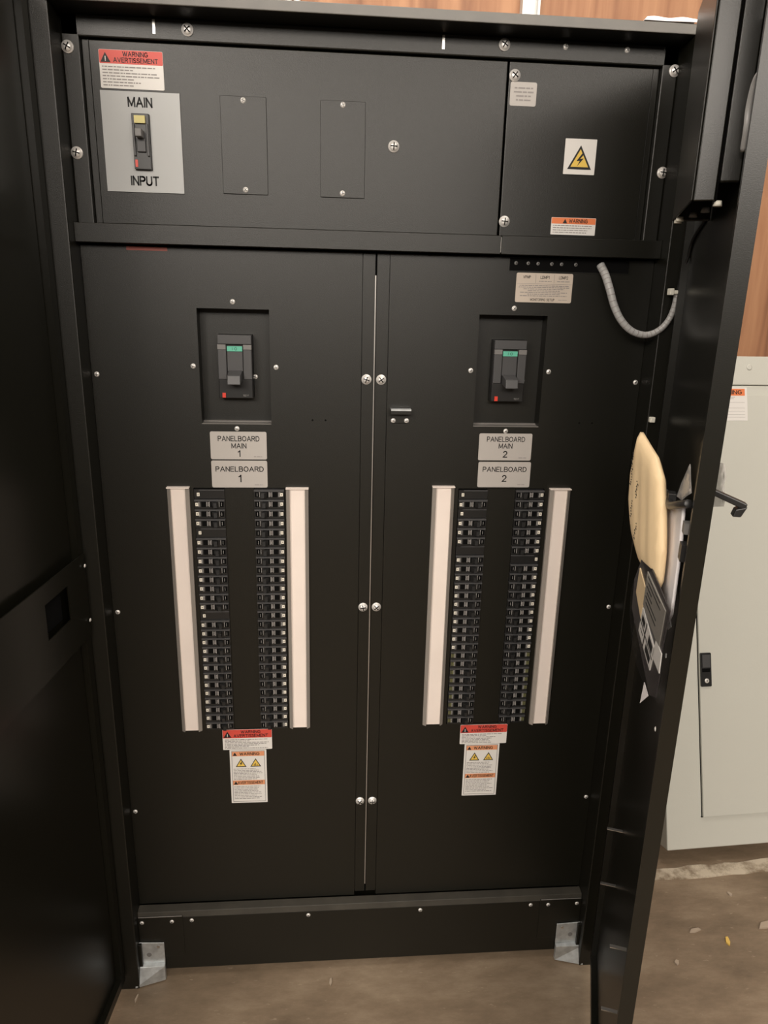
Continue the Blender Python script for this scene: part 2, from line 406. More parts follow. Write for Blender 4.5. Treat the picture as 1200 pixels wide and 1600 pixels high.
def warn_triangle(mb, cx, z0, h, y, fill, mark='!'):
    hw = h*0.56
    mb.add([(cx-hw,y,z0),(cx+hw,y,z0),(cx,y,z0+h)], [(0,1,2)], INK)
    if fill:
        k = .74
        zc = z0+h*0.10
        mb.add([(cx-hw*k,y-.0002,zc),(cx+hw*k,y-.0002,zc),(cx,y-.0002,zc+h*k)], [(0,1,2)], fill)
    if mark == '!': mb.text('!', cx, z0+h*0.36, h*0.42, y-.0004, WHITE if not fill else INK, bold=.02)
    elif mark == 'bolt':
        p = [(.08,.62),(-.16,.30),(.0,.32),(-.12,.08),(.17,.42),(.01,.40),(.2,.62)]
        mb.add([(cx+a*h, y-.0004, z0+b*h+.04*h) for a, b in p], [(0,1,2,5,6),(2,3,4,5)], INK)
    elif mark == 'burn':
        for d in (-.15, 0, .15):
            mb.box(cx+d*h-.03*h, cx+d*h+.03*h, y-.0005, y-.0003, z0+h*.14, z0+h*(.34 if d else .42), INK)
def sticker(mb, x0, x1, z0, z1, y, m, rad=.002):
    mb.prism(rrect(x0, x1, z0, z1, rad), y-.0007, y-.0001, m); return y-.0009
def warn_big(x0, x1, z0, z1, y, parent, label, text=True, name='warning_sticker', band=RED, frac=.40):
    mb = MB(); ys = sticker(mb, x0, x1, z0, z1, y, WHITE); W = x1-x0; H = z1-z0
    zb = z1-frac*H
    mb.prism(rrect(x0+.0003, x1-.0003, zb, z1-.0003, .0018), ys, ys+.0003, band)
    yy = ys-.0002
    warn_triangle(mb, x0+.10*W, zb+.03*H, frac*H*.72, yy, None)
    if text:
        mb.text('WARNING', x0+.57*W, z1-frac*H*.28, frac*H*.30, yy, INK, width=.40*W, bold=.02)
        mb.text('AVERTISSEMENT', x0+.57*W, z1-frac*H*.72, frac*H*.30, yy, INK, width=.70*W, bold=.02)
    textlines(mb, x0+.04*W, x1-.06*W, zb-.04*H, z0+.04*H, 7, .0016, yy, GINK, .5)
    return mb.build(name, parent, label=label)
warn_big(-.449, -.349, 1.804, 1.859, UY, up1, 'white sticker with a red WARNING AVERTISSEMENT band above the grey MAIN INPUT plate', frac=.36)
mb = MB()
mb.grid(-.451, -.3255, 1.6505, 1.8005, UY-.0022, UY-.0001, [(-.403, -.375, 1.684, 1.768)], PLATE2)
mb.text('MAIN', -.389, 1.785, .0125, UY-.0025, INK, width=.040, bold=.03)
mb.text('INPUT', -.389, 1.668, .0125, UY-.0025, INK, width=.046, bold=.03)
mb.build('name_plate', up1, label='light grey plate reading MAIN INPUT')
mb = MB(); ys = sticker(mb, .220, .265, 1.806, 1.842, UY, PLATE, .003)
textlines(mb, .226, .260, 1.836, 1.812, 4, .0022, ys-.0001, GINK, .4, True)
mb.build('small_sticker', up2, label='small plain grey sticker under the top bolt of the right upper panel')
mb = MB(); ys = sticker(mb, .322, .3775, 1.704, 1.760, UY, WHITE, .001)
warn_triangle(mb, .3498, 1.712, .038, ys-.0001, YELLOW, 'bolt')
mb.build('hazard_sign', up2, label='white square sign with a yellow high voltage triangle')
mb = MB(); ys = sticker(mb, .3085, .389, 1.6055, 1.634, UY, WHITE, .001)
mb.box(.3090, .3885, ys, ys+.0002, 1.6235, 1.6335, ORANGE)
warn_triangle(mb, .333, 1.6243, .0075, ys-.0002, None, '')
mb.text('WARNING', .357, 1.6285, .0055, ys-.0003, INK, width=.034, bold=.02)
textlines(mb, .312, .386, 1.6225, 1.6075, 4, .0013, ys-.0001, GINK, .3)
mb.build('warning_sticker', up2, label='small white sticker with an orange band just above the crossbar')

# inner doors --------------------------------------------------------
PCX = (-.2515, .2515)
def inner_door(x0, x1, cx, inward):
    holes = [(cx-.063, cx+.063, 1.262, 1.466), (cx-.0845, cx+.0850, .6235, 1.1415)]
    m = MB()
    if inward > 0: m.grid(x0, -.0245, .185, 1.565, 0.0, .004, holes, BLACK); m.box(-.0232, -.0018, 0.0, .004, .195, 1.565, BLACK)
    else: m.grid(.0245, x1, .185, 1.565, 0.0, .004, holes, BLACK); m.box(.0018, .0232, 0.0, .004, .195, 1.565, BLACK)
    # return behind the grooves, and the recess box round the main breaker
    m.box(-.030 if inward > 0 else .0018, -.0018 if inward > 0 else .030, .005, .012, .195, 1.565, BLACK)
    a, b, c, d = cx-.063, cx+.063, 1.262, 1.466
    m.box(a-.002, a, .004, .034, c, d, BLACK); m.box(b, b+.002, .004, .034, c, d, BLACK)
    m.box(a, b, .004, .034, c-.002, c, BLACK); m.box(a, b, .004, .034, d, d+.002, BLACK)
    m.grid(a, b, c, d, .030, .034, [(cx-.031, cx+.031, 1.308, 1.422)], BLACK)
    m.box(a, b, .0005, .030, c, c+.0012, LEDGE); m.box(a, b, .022, .030, c+.0012, c+.0035, LEDGE)
    return m.build('inner_door', cab)
in1 = inner_door(-.5025, 0, PCX[0], 1); in2 = inner_door(0, .5025, PCX[1], -1)
MB().box(-.0017, .0003, -.0006, .004, .215, 1.528, EDGEM).build('edge_strip', in1, label='bare metal edge showing between the two inner doors')
MB().box(-.0030, .0030, .005, .015, .19, 1.565, DARK).build('gap_backing', in1)
for z in (1.347, .896, .4375):
    screw('knob', -.0145, 0, z, in1, 'fastener'); screw('knob', .0125, 0, z, in2, 'fastener')
for k, (ind, cx, sx) in enumerate(((in1, PCX[0], -.494), (in2, PCX[1], .494))):
    for z in (1.349, .8905, .4285): screw('small', sx, 0, z, ind)
    for (dx, z) in ((0, 1.478), (0, 1.254), (-.0735, 1.366), (.0735, 1.366)):
        screw('small', cx+dx, 0, z, ind)
    for dx in ((.1385, .1625) if k == 0 else (.1415, .1665)):
        MB().lathe([(.0018, 0), (.0018, .0002)], DARK, 10, (cx+dx, -.0001, 1.271)).build('pilot_hole', ind)
# name plates
def nameplate(x0, x1, z0, z1, lines, parent, label, small=(True,)):
    mb = MB(); ys = sticker(mb, x0, x1, z0, z1, 0.0, PLATE, .003); cx = (x0+x1)/2
    for (t, z, h, wd) in lines: mb.text(t, cx+.0005, z, h, ys-.0001, INK, width=wd, bold=.012)
    textlines(mb, x1-.024, x1-.009, z0+.0065, z0+.004, 1, .0015, ys-.0001, GINK, 0)
    mb.build('name_plate', parent, label=label)
nameplate(-.301, -.198, 1.1965, 1.2485, [('PANELBOARD', 1.2355, .0085, .076), ('MAIN', 1.2220, .0085, .028), ('1', 1.2075, .0110, None)], in1, 'grey label reading PANELBOARD MAIN 1')
nameplate(-.301, -.198, 1.1425, 1.1940, [('PANELBOARD', 1.1780, .0085, .089), ('1', 1.1600, .0125, None)], in1, 'grey label reading PANELBOARD 1')
nameplate(.2015, .304, 1.1975, 1.2495, [('PANELBOARD', 1.2385, .0085, .074), ('MAIN', 1.2255, .0085, .027), ('2', 1.2095, .0110, None)], in2, 'grey label reading PANELBOARD MAIN 2')
nameplate(.2030, .3055, 1.1445, 1.1945, [('PANELBOARD', 1.1800, .0085, .086), ('2', 1.1620, .0115, None)], in2, 'grey label reading PANELBOARD 2')
# monitoring label
mb = MB(); ys = sticker(mb, .2515, .355, 1.489, 1.5395, 0.0, BEIGE, .003); yy = ys-.0001
for (t, x) in (('VPMP', .2705), ('LDMP1', .3035), ('LDMP2', .3375)): mb.text(t, x, 1.5325, .0045, yy, INK, width=.0165 if t != 'VPMP' else .014, bold=.01)
for x in (.2865, .3205): mb.box(x-.0003, x+.0003, yy-.0001, yy, 1.5225, 1.5375, GINK)
mb.box(.2535, .353, yy-.0001, yy, 1.5208, 1.5213, GINK)
textlines(mb, .293, .316, 1.5275, 1.5240, 1, .0014, yy, GINK, 0); textlines(mb, .326, .350, 1.5275, 1.5240, 1, .0014, yy, GINK, 0)
textlines(mb, .256, .350, 1.5195, 1.4990, 7, .0014, yy, GINK, .45, True)
mb.text('MONITORING SETUP', .3015, 1.4940, .0038, yy, INK, width=.045, bold=.01)
textlines(mb, .331, .347, 1.4955, 1.4925, 1, .0010, yy, GINK, 0)
mb.build('monitoring_label', in2, label='beige label reading MONITORING SETUP')
# terminal slot
mb = MB().grid(.236, .458, 1.541, 1.5650, -.0012, 0.0, [(.2375, .4565, 1.5425, 1.5640)], BLACK).box(.2375, .4565, -.0003, -.0001, 1.5425, 1.5640, DARK)
ts = mb.build('terminal_slot', in2)
for x in (.249, .271, .289, .314, .332, .358): screw('dull', x, -.0003, 1.5555, ts, 'terminal')
# keeper bracket
mb = MB().prism([(.032, 1.2955), (.067, 1.2955), (.067, 1.288), (.063, 1.268), (.036, 1.268), (.032, 1.288)], -.0035, -.0002, BLACK)
mb.box(.031, .068, -.018, -.0002, 1.2925, 1.2955, GALV); mb.box(.031, .068, -.018, -.016, 1.286, 1.2925, BLACK)
kb = mb.build('keeper_bracket', in2, label='small black bracket with a bright steel top lip')
screw('small', .0365, -.0035, 1.2725, kb); screw('small', .0615, -.0035, 1.2725, kb)
# directory card holders
def card_holder(x0, x1, z0, z1, parent):
    m = MB()
    m.box(x0+.001, x1-.001, -.0025, -.0002, z0, z1, CLEARP)
    for (a, b) in ((x0, x0+.0065), (x1-.0065, x1)):
        out = a if a == x0 else b; inn = b if a == x0 else a
        m.prism([(out, -.0002), (out, -.006), (inn, -.011), (inn, -.0045), (out+(inn-out)*.4, -.0002)], z0, z1, CLEARP, axis='z')
    h = m.build('card_holder', parent, label='clear plastic rail holder')
    MB().box(x0+.005, x1-.005, -.0062, -.0028, z0+.001, z1-.001, CARD).build('directory_card', h, label='blank white directory strip')
    MB().box(x0-.0004, x1+.0004, -.0115, -.0002, z1, z1+.0018, CARD).build('end_cap', h)
card_holder(-.3835, -.3430, .6255, 1.1425, in1); card_holder(-.1635, -.1215, .6270, 1.1415, in1)
card_holder(.1155, .1580, .6265, 1.1455, in2); card_holder(.3460, .3870, .6225, 1.1415, in2)
# warning stickers under the panelboards
def warn_tall(x0, x1, z0, z1, parent, label):
    mb = MB(); ys = sticker(mb, x0, x1, z0, z1, 0.0, WHITE, .0008); W = x1-x0; H = z1-z0; yy = ys-.0001
    bx0, bx1 = x0+.05*W, x1-.05*W
    mb.grid(bx0, bx1, z0+.025*H, z1-.02*H, ys-.00005, ys+.0001, [(bx0+.0007, bx1-.0007, z0+.025*H+.0007, z1-.02*H-.0007)], INK)
    for (za, zb, t, wd) in ((z1-.115*H, z1-.03*H, 'WARNING', .55), (z1-.655*H, z1-.57*H, 'AVERTISSEMENT', .70)):
        mb.box(bx0+.0008, bx1-.0008, yy, yy+.0001, za, zb, LORANGE)
        warn_triangle(mb, bx0+.09*W, za+.01*H, (zb-za)*.72, yy-.0002, None, '')
        mb.text(t, x0+.54*W, (za+zb)/2, (zb-za)*.55, yy-.0002, INK, width=wd*W, bold=.02)
    warn_triangle(mb, x0+.30*W, z1-.315*H, .155*H, yy, YELLOW, 'bolt')
    warn_triangle(mb, x0+.70*W, z1-.315*H, .155*H, yy, YELLOW, 'burn')
    textlines(mb, bx0+.003, bx1-.004, z1-.34*H, z1-.56*H, 8, .0015, yy, GINK, .25)
    textlines(mb, bx0+.003, bx1-.004, z1-.67*H, z1-.93*H, 9, .0015, yy, GINK, .25)
    mb.build('warning_sticker', parent, label=label)
warn_big(-.3035, -.2015, .5745, .6225, -.0001, in1, 'red and white WARNING AVERTISSEMENT sticker under panelboard 1', frac=.42)
warn_tall(-.2905, -.2140, .4425, .5735, in1, 'tall white sticker with two yellow triangles under panelboard 1')
warn_big(.1985, .3005, .5735, .6205, -.0001, in2, 'red and white WARNING AVERTISSEMENT sticker under panelboard 2', frac=.42)
warn_tall(.2100, .2865, .4425, .5728, in2, 'tall white sticker with two yellow triangles under panelboard 2')
MB().box(-.4265, -.3585, -.0006, -.0001, 1.5585, 1.5645, PIC).build('red_sticker', in1, label='thin faded red sticker in the shade under the crossbar')

# base rail -----------------------------------------------------------
br = MB().box(-PX, PX, -.022, .03, .022, .165, BLACK).prism([(-.022, .165), (-.0185, .1785), (.0, .1815), (.0, .165)], -PX, PX, SHEEN, axis='x')  # upper face coloured lighter to imitate sheen
br.v = [(x, y, z) for (x, y, z) in br.v]
for sgn in (-1, 1):
    a, b = sorted((sgn*.5025, sgn*.405))
    br.box(a, b, -.0235, -.0215, .060, .1700, BLACK)
    a, b = sorted((sgn*.405, sgn*.5025)); br.box(a+.001, b-.001, -.0240, -.0220, .1688, .1702, EDGEM)  # thin bright strip drawn as the highlight along the plate edge
base = br.build('base_rail', cab, bevel=0.0015)
for x in (-.494, -.429, -.386, -.128, .126, .383, .424, .492): screw('small', x, -.0232 if abs(x) > .4 else -.022, .1555, base)
def foot(sgn):
    m = MB(); s = sgn
    xa, xb = s*.512, s*.449
    pf = [(xa, .104), (xb, .101), (xb, .046), (xa, .046)]
    m.prism(pf, -.027, -.0242, GALV)
    # foot flange that flares out to the floor, outer corner cut off
    Y0, Y1 = -.0255, -.052
    m.hexa([(min(xa,xb), Y1, .003), (max(xa,xb), Y1+.018*(1 if s < 0 else 0), .003), (max(xa,xb), Y0, .003), (min(xa,xb), Y0, .003)] if s < 0 else
           [(min(xa,xb), Y1+.018, .003), (max(xa,xb), Y1, .003), (max(xa,xb), Y0, .003), (min(xa,xb), Y0, .003)],
           [(min(xa,xb), Y0-.010, .044), (max(xa,xb), Y0-.010, .044), (max(xa,xb), Y0, .046), (min(xa,xb), Y0, .046)], GALV)
    sx = sorted((xa, s*.497)); m.box(sx[0], sx[1], -.034, -.027, .030, .104, BLACK)
    f_ = m.build('foot_bracket', cab, bevel=.0012, label='bare galvanised foot bracket')
    MB().lathe([(.0055, 0), (.0055, .0004)], GPLAST, 14, (s*.483, -.0272, .070)).build('bolt_hole', f_)
    MB().lathe([(.0035, 0), (.0035, .0006)], STEEL, 12, (s*.462, -.0272, .091)).build('rivet', f_)
foot(-1); foot(1)

# left cabinet door -----------------------------------------------------
th = R(5); hl = (-.530, -.056)
dl = empty('cabinet_door', (hl[0], hl[1], 0), math.atan2(-math.cos(th), -math.sin(th)), cab)
DW = .490
def pan_door(parent, ysign, name, ztop=1.93, T=.022):
    m = MB()
    y = lambda v: ysign*v
    e0, e1 = .018, DW-.009
    m.grid(0, DW, .035, ztop, 0, T, [(e0, e1, .055, ztop-.02)], BLACK2)
    m.box(e0, e1, .012, T, .055, ztop-.02, BLACK2)
    m.v = [(p[0], ysign*-p[1], p[2]) for p in m.v]
    if ysign > 0: m.f = [q[::-1] for q in m.f]
    return m.build(name, parent, bevel=.003, seg=3)
pl = pan_door(dl, 1, 'door_panel')
rl = MB().grid(.004, DW-.002, .872, 1.034, -.0125, -.0105, [(.078, .162, .937, 1.000)], BLACK2)
rl.v = [(x, y+.0125+.0, z) for (x, y, z) in rl.v]
rl.box(.078, .162, -.013, -.0125, .937, 1.0, DARK)
rail = rl.build('door_rail', dl)
rail.location = (0, .002, 0)
for z in (1.012, .905): 
    q = screw('tiny', .010, .0045, z, rail, rot=(0, 0, math.pi))

# right cabinet door ----------------------------------------------------
th2 = R(20); hr = (.525, -.055)
dr = empty('cabinet_door', (hr[0], hr[1], 0), math.atan2(-math.cos(th2), -math.sin(th2)), cab)
pr = pan_door(dr, -1, 'door_panel', 1.885)
# local frame: x = along the door from the hinge, y = outward (negative is the inside face), z up
m = MB()
m.box(.20, .405, -.040, -.037, 1.605, 1.872, BLACK2)
m.box(.401, .405, -.037, -.013, 1.605, 1.872, BLACK2); m.box(.20, .204, -.037, .011, 1.605, 1.872, BLACK2)
m.box(.204, .401, -.037, .011, 1.868, 1.872, BLACK2); m.box(.395, .400, -.013, -.010, 1.605, 1.872, DARK)
m.box(.400, .409, -.0105, .011, 1.625, 1.872, BLACK2)
cbx = m.build('wiring_cover', dr, bevel=.002)
for (x, y) in ((.222, -.034), (.245, -.034), (.29, -.022), (.34, -.014), (.395, -.008)):
    MB().lathe([(.0055, 0), (.0045, .006)], TIE if x < .29 or x > .39 else GPLAST, 10, (x, y, 1.600), axis='z').build('bolt', cbx)
MB().prism(rrect(.413, .470, 1.600, 1.795, .012), .0105, .0118, DARK).build('cable_slot', dr)
MB().tube(spline([(.462, .006, 1.722), (.452, .004, 1.715), (.440, .004, 1.695), (.438, .005, 1.675), (.424, .007, 1.655)], 6), .0035, SPIRAL, 8).build('door_cable', dr, label='grey cable in the upper slot of the right door')
# latch lever and handle
m = MB().tube([(.322, -.006, 1.219), (.345, -.012, 1.224), (.385, -.012, 1.222), (.43, -.008, 1.236), (.470, -.003, 1.248)], .0058, PLAST, 8)
m.box(.352, .372, -.015, -.004, 1.216, 1.236, PLAST)
lt = m.build('latch', dr, bevel=.001)
MB().box(.324, .338, -.016, -.011, 1.222, 1.231, STEEL).build('latch_screw', lt, label='bright screw on the latch')
MB().box(.454, .470, -.004, .012, 1.208, 1.222, GPLAST).build('catch', dr)
MB().box(.452, .472, -.004, .012, 1.172, 1.194, PLAST).build('lock_body', dr)
m = MB().box(.40, .45, .0222, .0270, 1.20, 1.29, PLAST)
m.hexa([(.440,.024,1.258),(.452,.024,1.258),(.452,.066,1.241),(.440,.066,1.241)], [(.440,.024,1.266),(.452,.024,1.266),(.452,.068,1.249),(.440,.068,1.249)], PLAST)
m.hexa([(.438,.052,1.232),(.454,.052,1.232),(.454,.062,1.232),(.438,.062,1.232)], [(.438,.055,1.242),(.454,.055,1.242),(.454,.068,1.246),(.438,.068,1.246)], PLAST)
m.build('door_handle', dr, bevel=.0015, label='black lever handle sticking out of the outer face')
m = MB()
for z in (.485, .37, .50-.02, .40): pass
for (s_, z) in ((.16, .515), (.17, .395), (.42, .50), (.42, .37)):
    m = MB().box(s_, s_+.006, -.0165, .012, z, z+.0016, STEEL); m.build('glint_bar', dr)  # bright bars added in place of glints on the door
for z in (.917, 1.03): screw('tiny', .450, .0, z, dr, rot=(0, 0, 0))
# ------------------------------------------------------------------ main breakers
def main_breaker(cx, label):
    t = empty('main_circuit_breaker', (cx, .034, 1.365))
    tag(t, label, 'circuit breaker', 'main circuit breakers')
    # local: x centred, z centred, y negative towards the viewer
    c = MB()
    c.box(-.0305, .0305, -.024, .0, -.0565, .0565, PLAST)
    c.box(-.0300, .0300, -.030, -.024, .040, .0560, DPLAST)
    for s in (-1, 1):
        a, b = sorted((s*.0150, s*.0300)); c.box(a, b, -.031, -.024, -.022, .0305, DPLAST)
    c.box(-.0300, .0300, -.028, -.024, -.0560, -.0225, PLAST)
    c.build('case', t, bevel=.001)
    for s in (-1, 1):
        a, b = sorted((s*.0155, s*.0300)); MB().box(a, b, -.0316, -.024, .0310, .0395, GPLAST).build('grey_band', t)
    l = MB().box(-.0135, .0135, -.0290, -.024, .0275, .0365, TEAL).text('I O', 0, .032, .0045, -.0292, INK)
    l.build('indicator_label', t, label='teal indicator label')
    MB().box(-.0135, .0135, -.0270, -.024, -.0075, .0270, GPLAST if False else DPLAST).build('slide', t)
    h = MB(); h.hexa([(-.0125,-.026,-.024),(.0125,-.026,-.024),(.0125,-.026,-.006),(-.0125,-.026,-.006)],
                      [(-.0115,-.058,-.029),(.0115,-.058,-.029),(.0115,-.055,-.013),(-.0115,-.055,-.013)], DPLAST)
    h.build('toggle_lever', t, bevel=.0012, label='dark grey toggle lever pointing down')
    MB().box(-.0245, -.0185, -.0295, -.028, -.0550, -.0465, REDB).build('trip_button', t, label='small red trip button')
    MB().text('TEST', .0175, -.0510, .0028, -.0283, TICK).build('print', t)
    screw('small', .0335, -.003, -.0190, t); 
    return t
mb1 = main_breaker(PCX[0], 'black circuit breaker with a toggle lever in the recess of the left inner door')
mb2 = main_breaker(PCX[1], 'black circuit breaker with a toggle lever in the recess of the right inner door')
t = empty('main_circuit_breaker', (-.389, .010, 1.726))
tag(t, 'narrow black circuit breaker with pale yellow label in the grey MAIN INPUT plate', 'circuit breaker', 'main circuit breakers')
MB().box(-.0135, .0135, -.014, .0015, -.0415, .0415, PLAST).box(-.0125, -.009, -.018, -.014, -.022, .026, DPLAST).box(.009, .0125, -.018, -.014, -.022, .026, DPLAST).build('case', t, bevel=.0008)
MB().box(-.0085, .0085, -.0185, -.014, .0265, .0375, PYEL).build('indicator_label', t, label='pale yellow label')
MB().box(-.005, .005, -.034, -.014, .004, .016, GPLAST).box(-.007, .007, -.018, -.014, -.016, .004, DPLAST).build('toggle_lever', t, bevel=.001)
MB().box(-.0115, -.0075, -.0152, -.014, -.0385, -.0275, REDB).build('trip_button', t, label='small red button')

# ------------------------------------------------------------------ panelboards
PITCH = .01905
def breaker_meshes(flip):
    # x runs from the outer end (0) to the inner end (.056); flip mirrors it
    fx = (lambda a: -a) if flip else (lambda a: a)
    W = .056; h = PITCH/2-.0007
    b = MB()
    def bx(x0, x1, y0, y1, z0, z1, m): b.box(fx(x0), fx(x1), y0, y1, z0, z1, m)
    bx(0, W, -.004, .010, -h, h-.0022, PLAST)
    bx(0, W, -.0055, .010, h-.0032, h, DPLAST)                 # ridge on the top edge, lighter plastic painting its highlight
    bx(.0075, .0085, -.0045, -.004, -.005, .004, TICK); bx(.0095, .0102, -.0045, -.004, -.005, .004, TICK)
    bx(.013, .0215, -.0052, -.004, -.0052, .0045, DARK)
    bx(.0222, .0232, -.0056, -.004, -.0045, .0045, TICK)
    for z in (-.0038, -.001, .0018): bx(.0245, .0268, -.0052, -.004, z, z+.0018, GINK)
    bx(.0275, .0285, -.0058, -.004, -.0048, .0048, TICK)
    bx(.0292, .0400, -.0056, -.004, -.0060, .0055, DARK)
    bx(.0455, .0463, -.0048, -.004, -.0050, .0045, TICK)
    bx(.0475, .0540, -.0052, -.004, -.0054, .0046, DARK)
    bx(.0500, .0506, -.0055, -.004, -.0035, .0030, TICK)
    body = b.build('circuit_breaker'); body.hide_render = False
    l = MB()
    l.hexa([(fx(.0310),-.0050,-.0055),(fx(.0410),-.0050,-.0055),(fx(.0410),-.0050,.0045),(fx(.0310),-.0050,.0045)][::(-1 if flip else 1)],
           [(fx(.0365),-.0150,-.0050),(fx(.0425),-.0150,-.0050),(fx(.0425),-.0140,.0040),(fx(.0365),-.0140,.0040)][::(-1 if flip else 1)], PLAST)
    lever = l.build('switch_lever'); lever.parent = body
    g = MB(); g.box(fx(.0020), fx(.0070), -.0052, -.0040, -.0034, .0030, TAG).box(fx(.0036), fx(.0054), -.0053, -.0050, -.0016, .0012, GINK)
    tg = g.build('number_tag'); tg.parent = body; tg['label'] = 'white square number tag'
    p = MB()
    for x in (.0015, .0040, .0062): p.box(fx(x), fx(x+.0014), -.0050, -.0040, -.0042, .0036, OLIVE)
    pr_ = p.build('printed_label'); pr_.parent = body; pr_['label'] = 'olive printed marking'
    bl = MB(); bl.box(fx(.0), fx(W), -.002, .010, -h, h, PLAST); bl.box(fx(.009), fx(W), -.003, -.002, h-.002, h, DPLAST)
    blank = bl.build('blank_filler')
    return body, lever, tg, pr_, blank
def panelboard(cx, label, missing, notag, olive_from):
    t = empty('panelboard', (cx, 0, 1.13)); tag(t, label, 'panelboard', 'panelboards in the inner doors')
    bk = MB().box(-.0838, .0843, .012, .040, -.506, .0105, PLAST).box(-.0275, .0275, .001, .012, -.506, .0105, BLACK)
    bk.box(-.0292, -.0277, .004, .012, -.506, .0105, DARK).box(.0277, .0292, .004, .012, -.506, .0105, DARK)
    bk.build('backing_trim', t)
    for side in (0, 1):
        body, lever, tg, pr_, blank = breaker_meshes(side == 1)
        used = {}
        xo = -.0835 if side == 0 else .0840
        for k in range(27):
            z = -k*PITCH
            if (side, k) in missing:
                o = bpy.data.objects.new('blank_filler', blank.data); C.objects.link(o); kids = []
                if missing[(side, k)]:
                    kids = [tg]
            else:
                o = bpy.data.objects.new('circuit_breaker', body.data); C.objects.link(o)
                kids = [lever, pr_ if (k >= olive_from) else tg]
            o.parent = t; o.location = (xo, 0, z)
            for kk in kids:
                c = kk.copy(); C.objects.link(c); c.parent = o
                if kk is tg:
                    c.location = (random.uniform(-.0004, .0004)+(.003 if (side, k) in missing and side == 0 else 0), (.0018 if (side, k) in missing else 0), random.uniform(-.0005, .0005))
                if kk is lever:
                    c.location = ((.0 if (k*7+side*3) % 5 else -.002*(1 if side == 0 else -1)), 0, 0)
        for q in (lever, tg, pr_, body, blank): bpy.data.objects.remove(q)
    return t
panelboard(PCX[0], 'left panelboard of black branch breakers under the PANELBOARD 1 label', {(0,0): 1, (0,4): 1, (0,13): 1}, None, 99)
panelboard(PCX[1], 'right panelboard of black branch breakers under the PANELBOARD 2 label', {(0,0): 1, (0,2): 1, (0,6): 0, (1,7): 1}, None, 18)

# ------------------------------------------------------------------ wrapped cable
cab_pts = spline([(.402,-.004,1.556), (.4085,-.016,1.538), (.414,-.028,1.515), (.424,-.034,1.485), (.438,-.040,1.460), (.458,-.044,1.443), (.482,-.048,1.4375), (.502,-.053,1.446), (.515,-.057,1.463), (.521,-.060,1.485), (.5225,-.062,1.512)])
wc = empty('wrapped_cable', (.402, -.004, 1.556))
tag(wc, 'light grey spiral wrapped cable looping from the inner door to the right post', 'cable')
m = MB().tube([p-Vector(wc.location) for p in cab_pts], .0072, SPIRAL, 12, rf=lambda i: .0074-.0028*i/len(cab_pts))
m.build('sleeve', wc)
m = MB()
for i in range(4, len(cab_pts)-2, 3 if False else 4):
    p = cab_pts[i]-Vector(wc.location); q = cab_pts[i+1]-Vector(wc.location); dd_ = (q-p)
    rr = .0074-.0028*i/len(cab_pts)+.0003
    m.tube([p, p+dd_.normalized()*.0011], rr, GINK, 12)
m.build('spiral_seam', wc)
m = MB().tube([Vector(p)-Vector(wc.location) for p in spline([(.5225,-.062,1.512), (.524,-.068,1.54), (.526,-.078,1.57), (.515,-.11,1.595), (.475,-.22,1.612)], 5)], .0028, PLAST, 8)
m.build('wire', wc)
tie = MB().box(.508, .530, -.072, -.069, 1.508, 1.514, TIE).box(.505, .512, -.073, -.060, 1.506, 1.517, TIE).box(.528, .531, -.072, -.052, 1.508, 1.514, TIE)
tie.v = [tuple(Vector(p)-Vector(wc.location)) for p in tie.v]
tie.build('cable_tie', wc, bevel=.001, label='white nylon cable tie')
clip = MB().box(.5045, .514, -.060, -.0505, 1.282, 1.292, TIE); frc = clip.build('cable_clip', cab, bevel=.0015, label='small white clip on the right post')

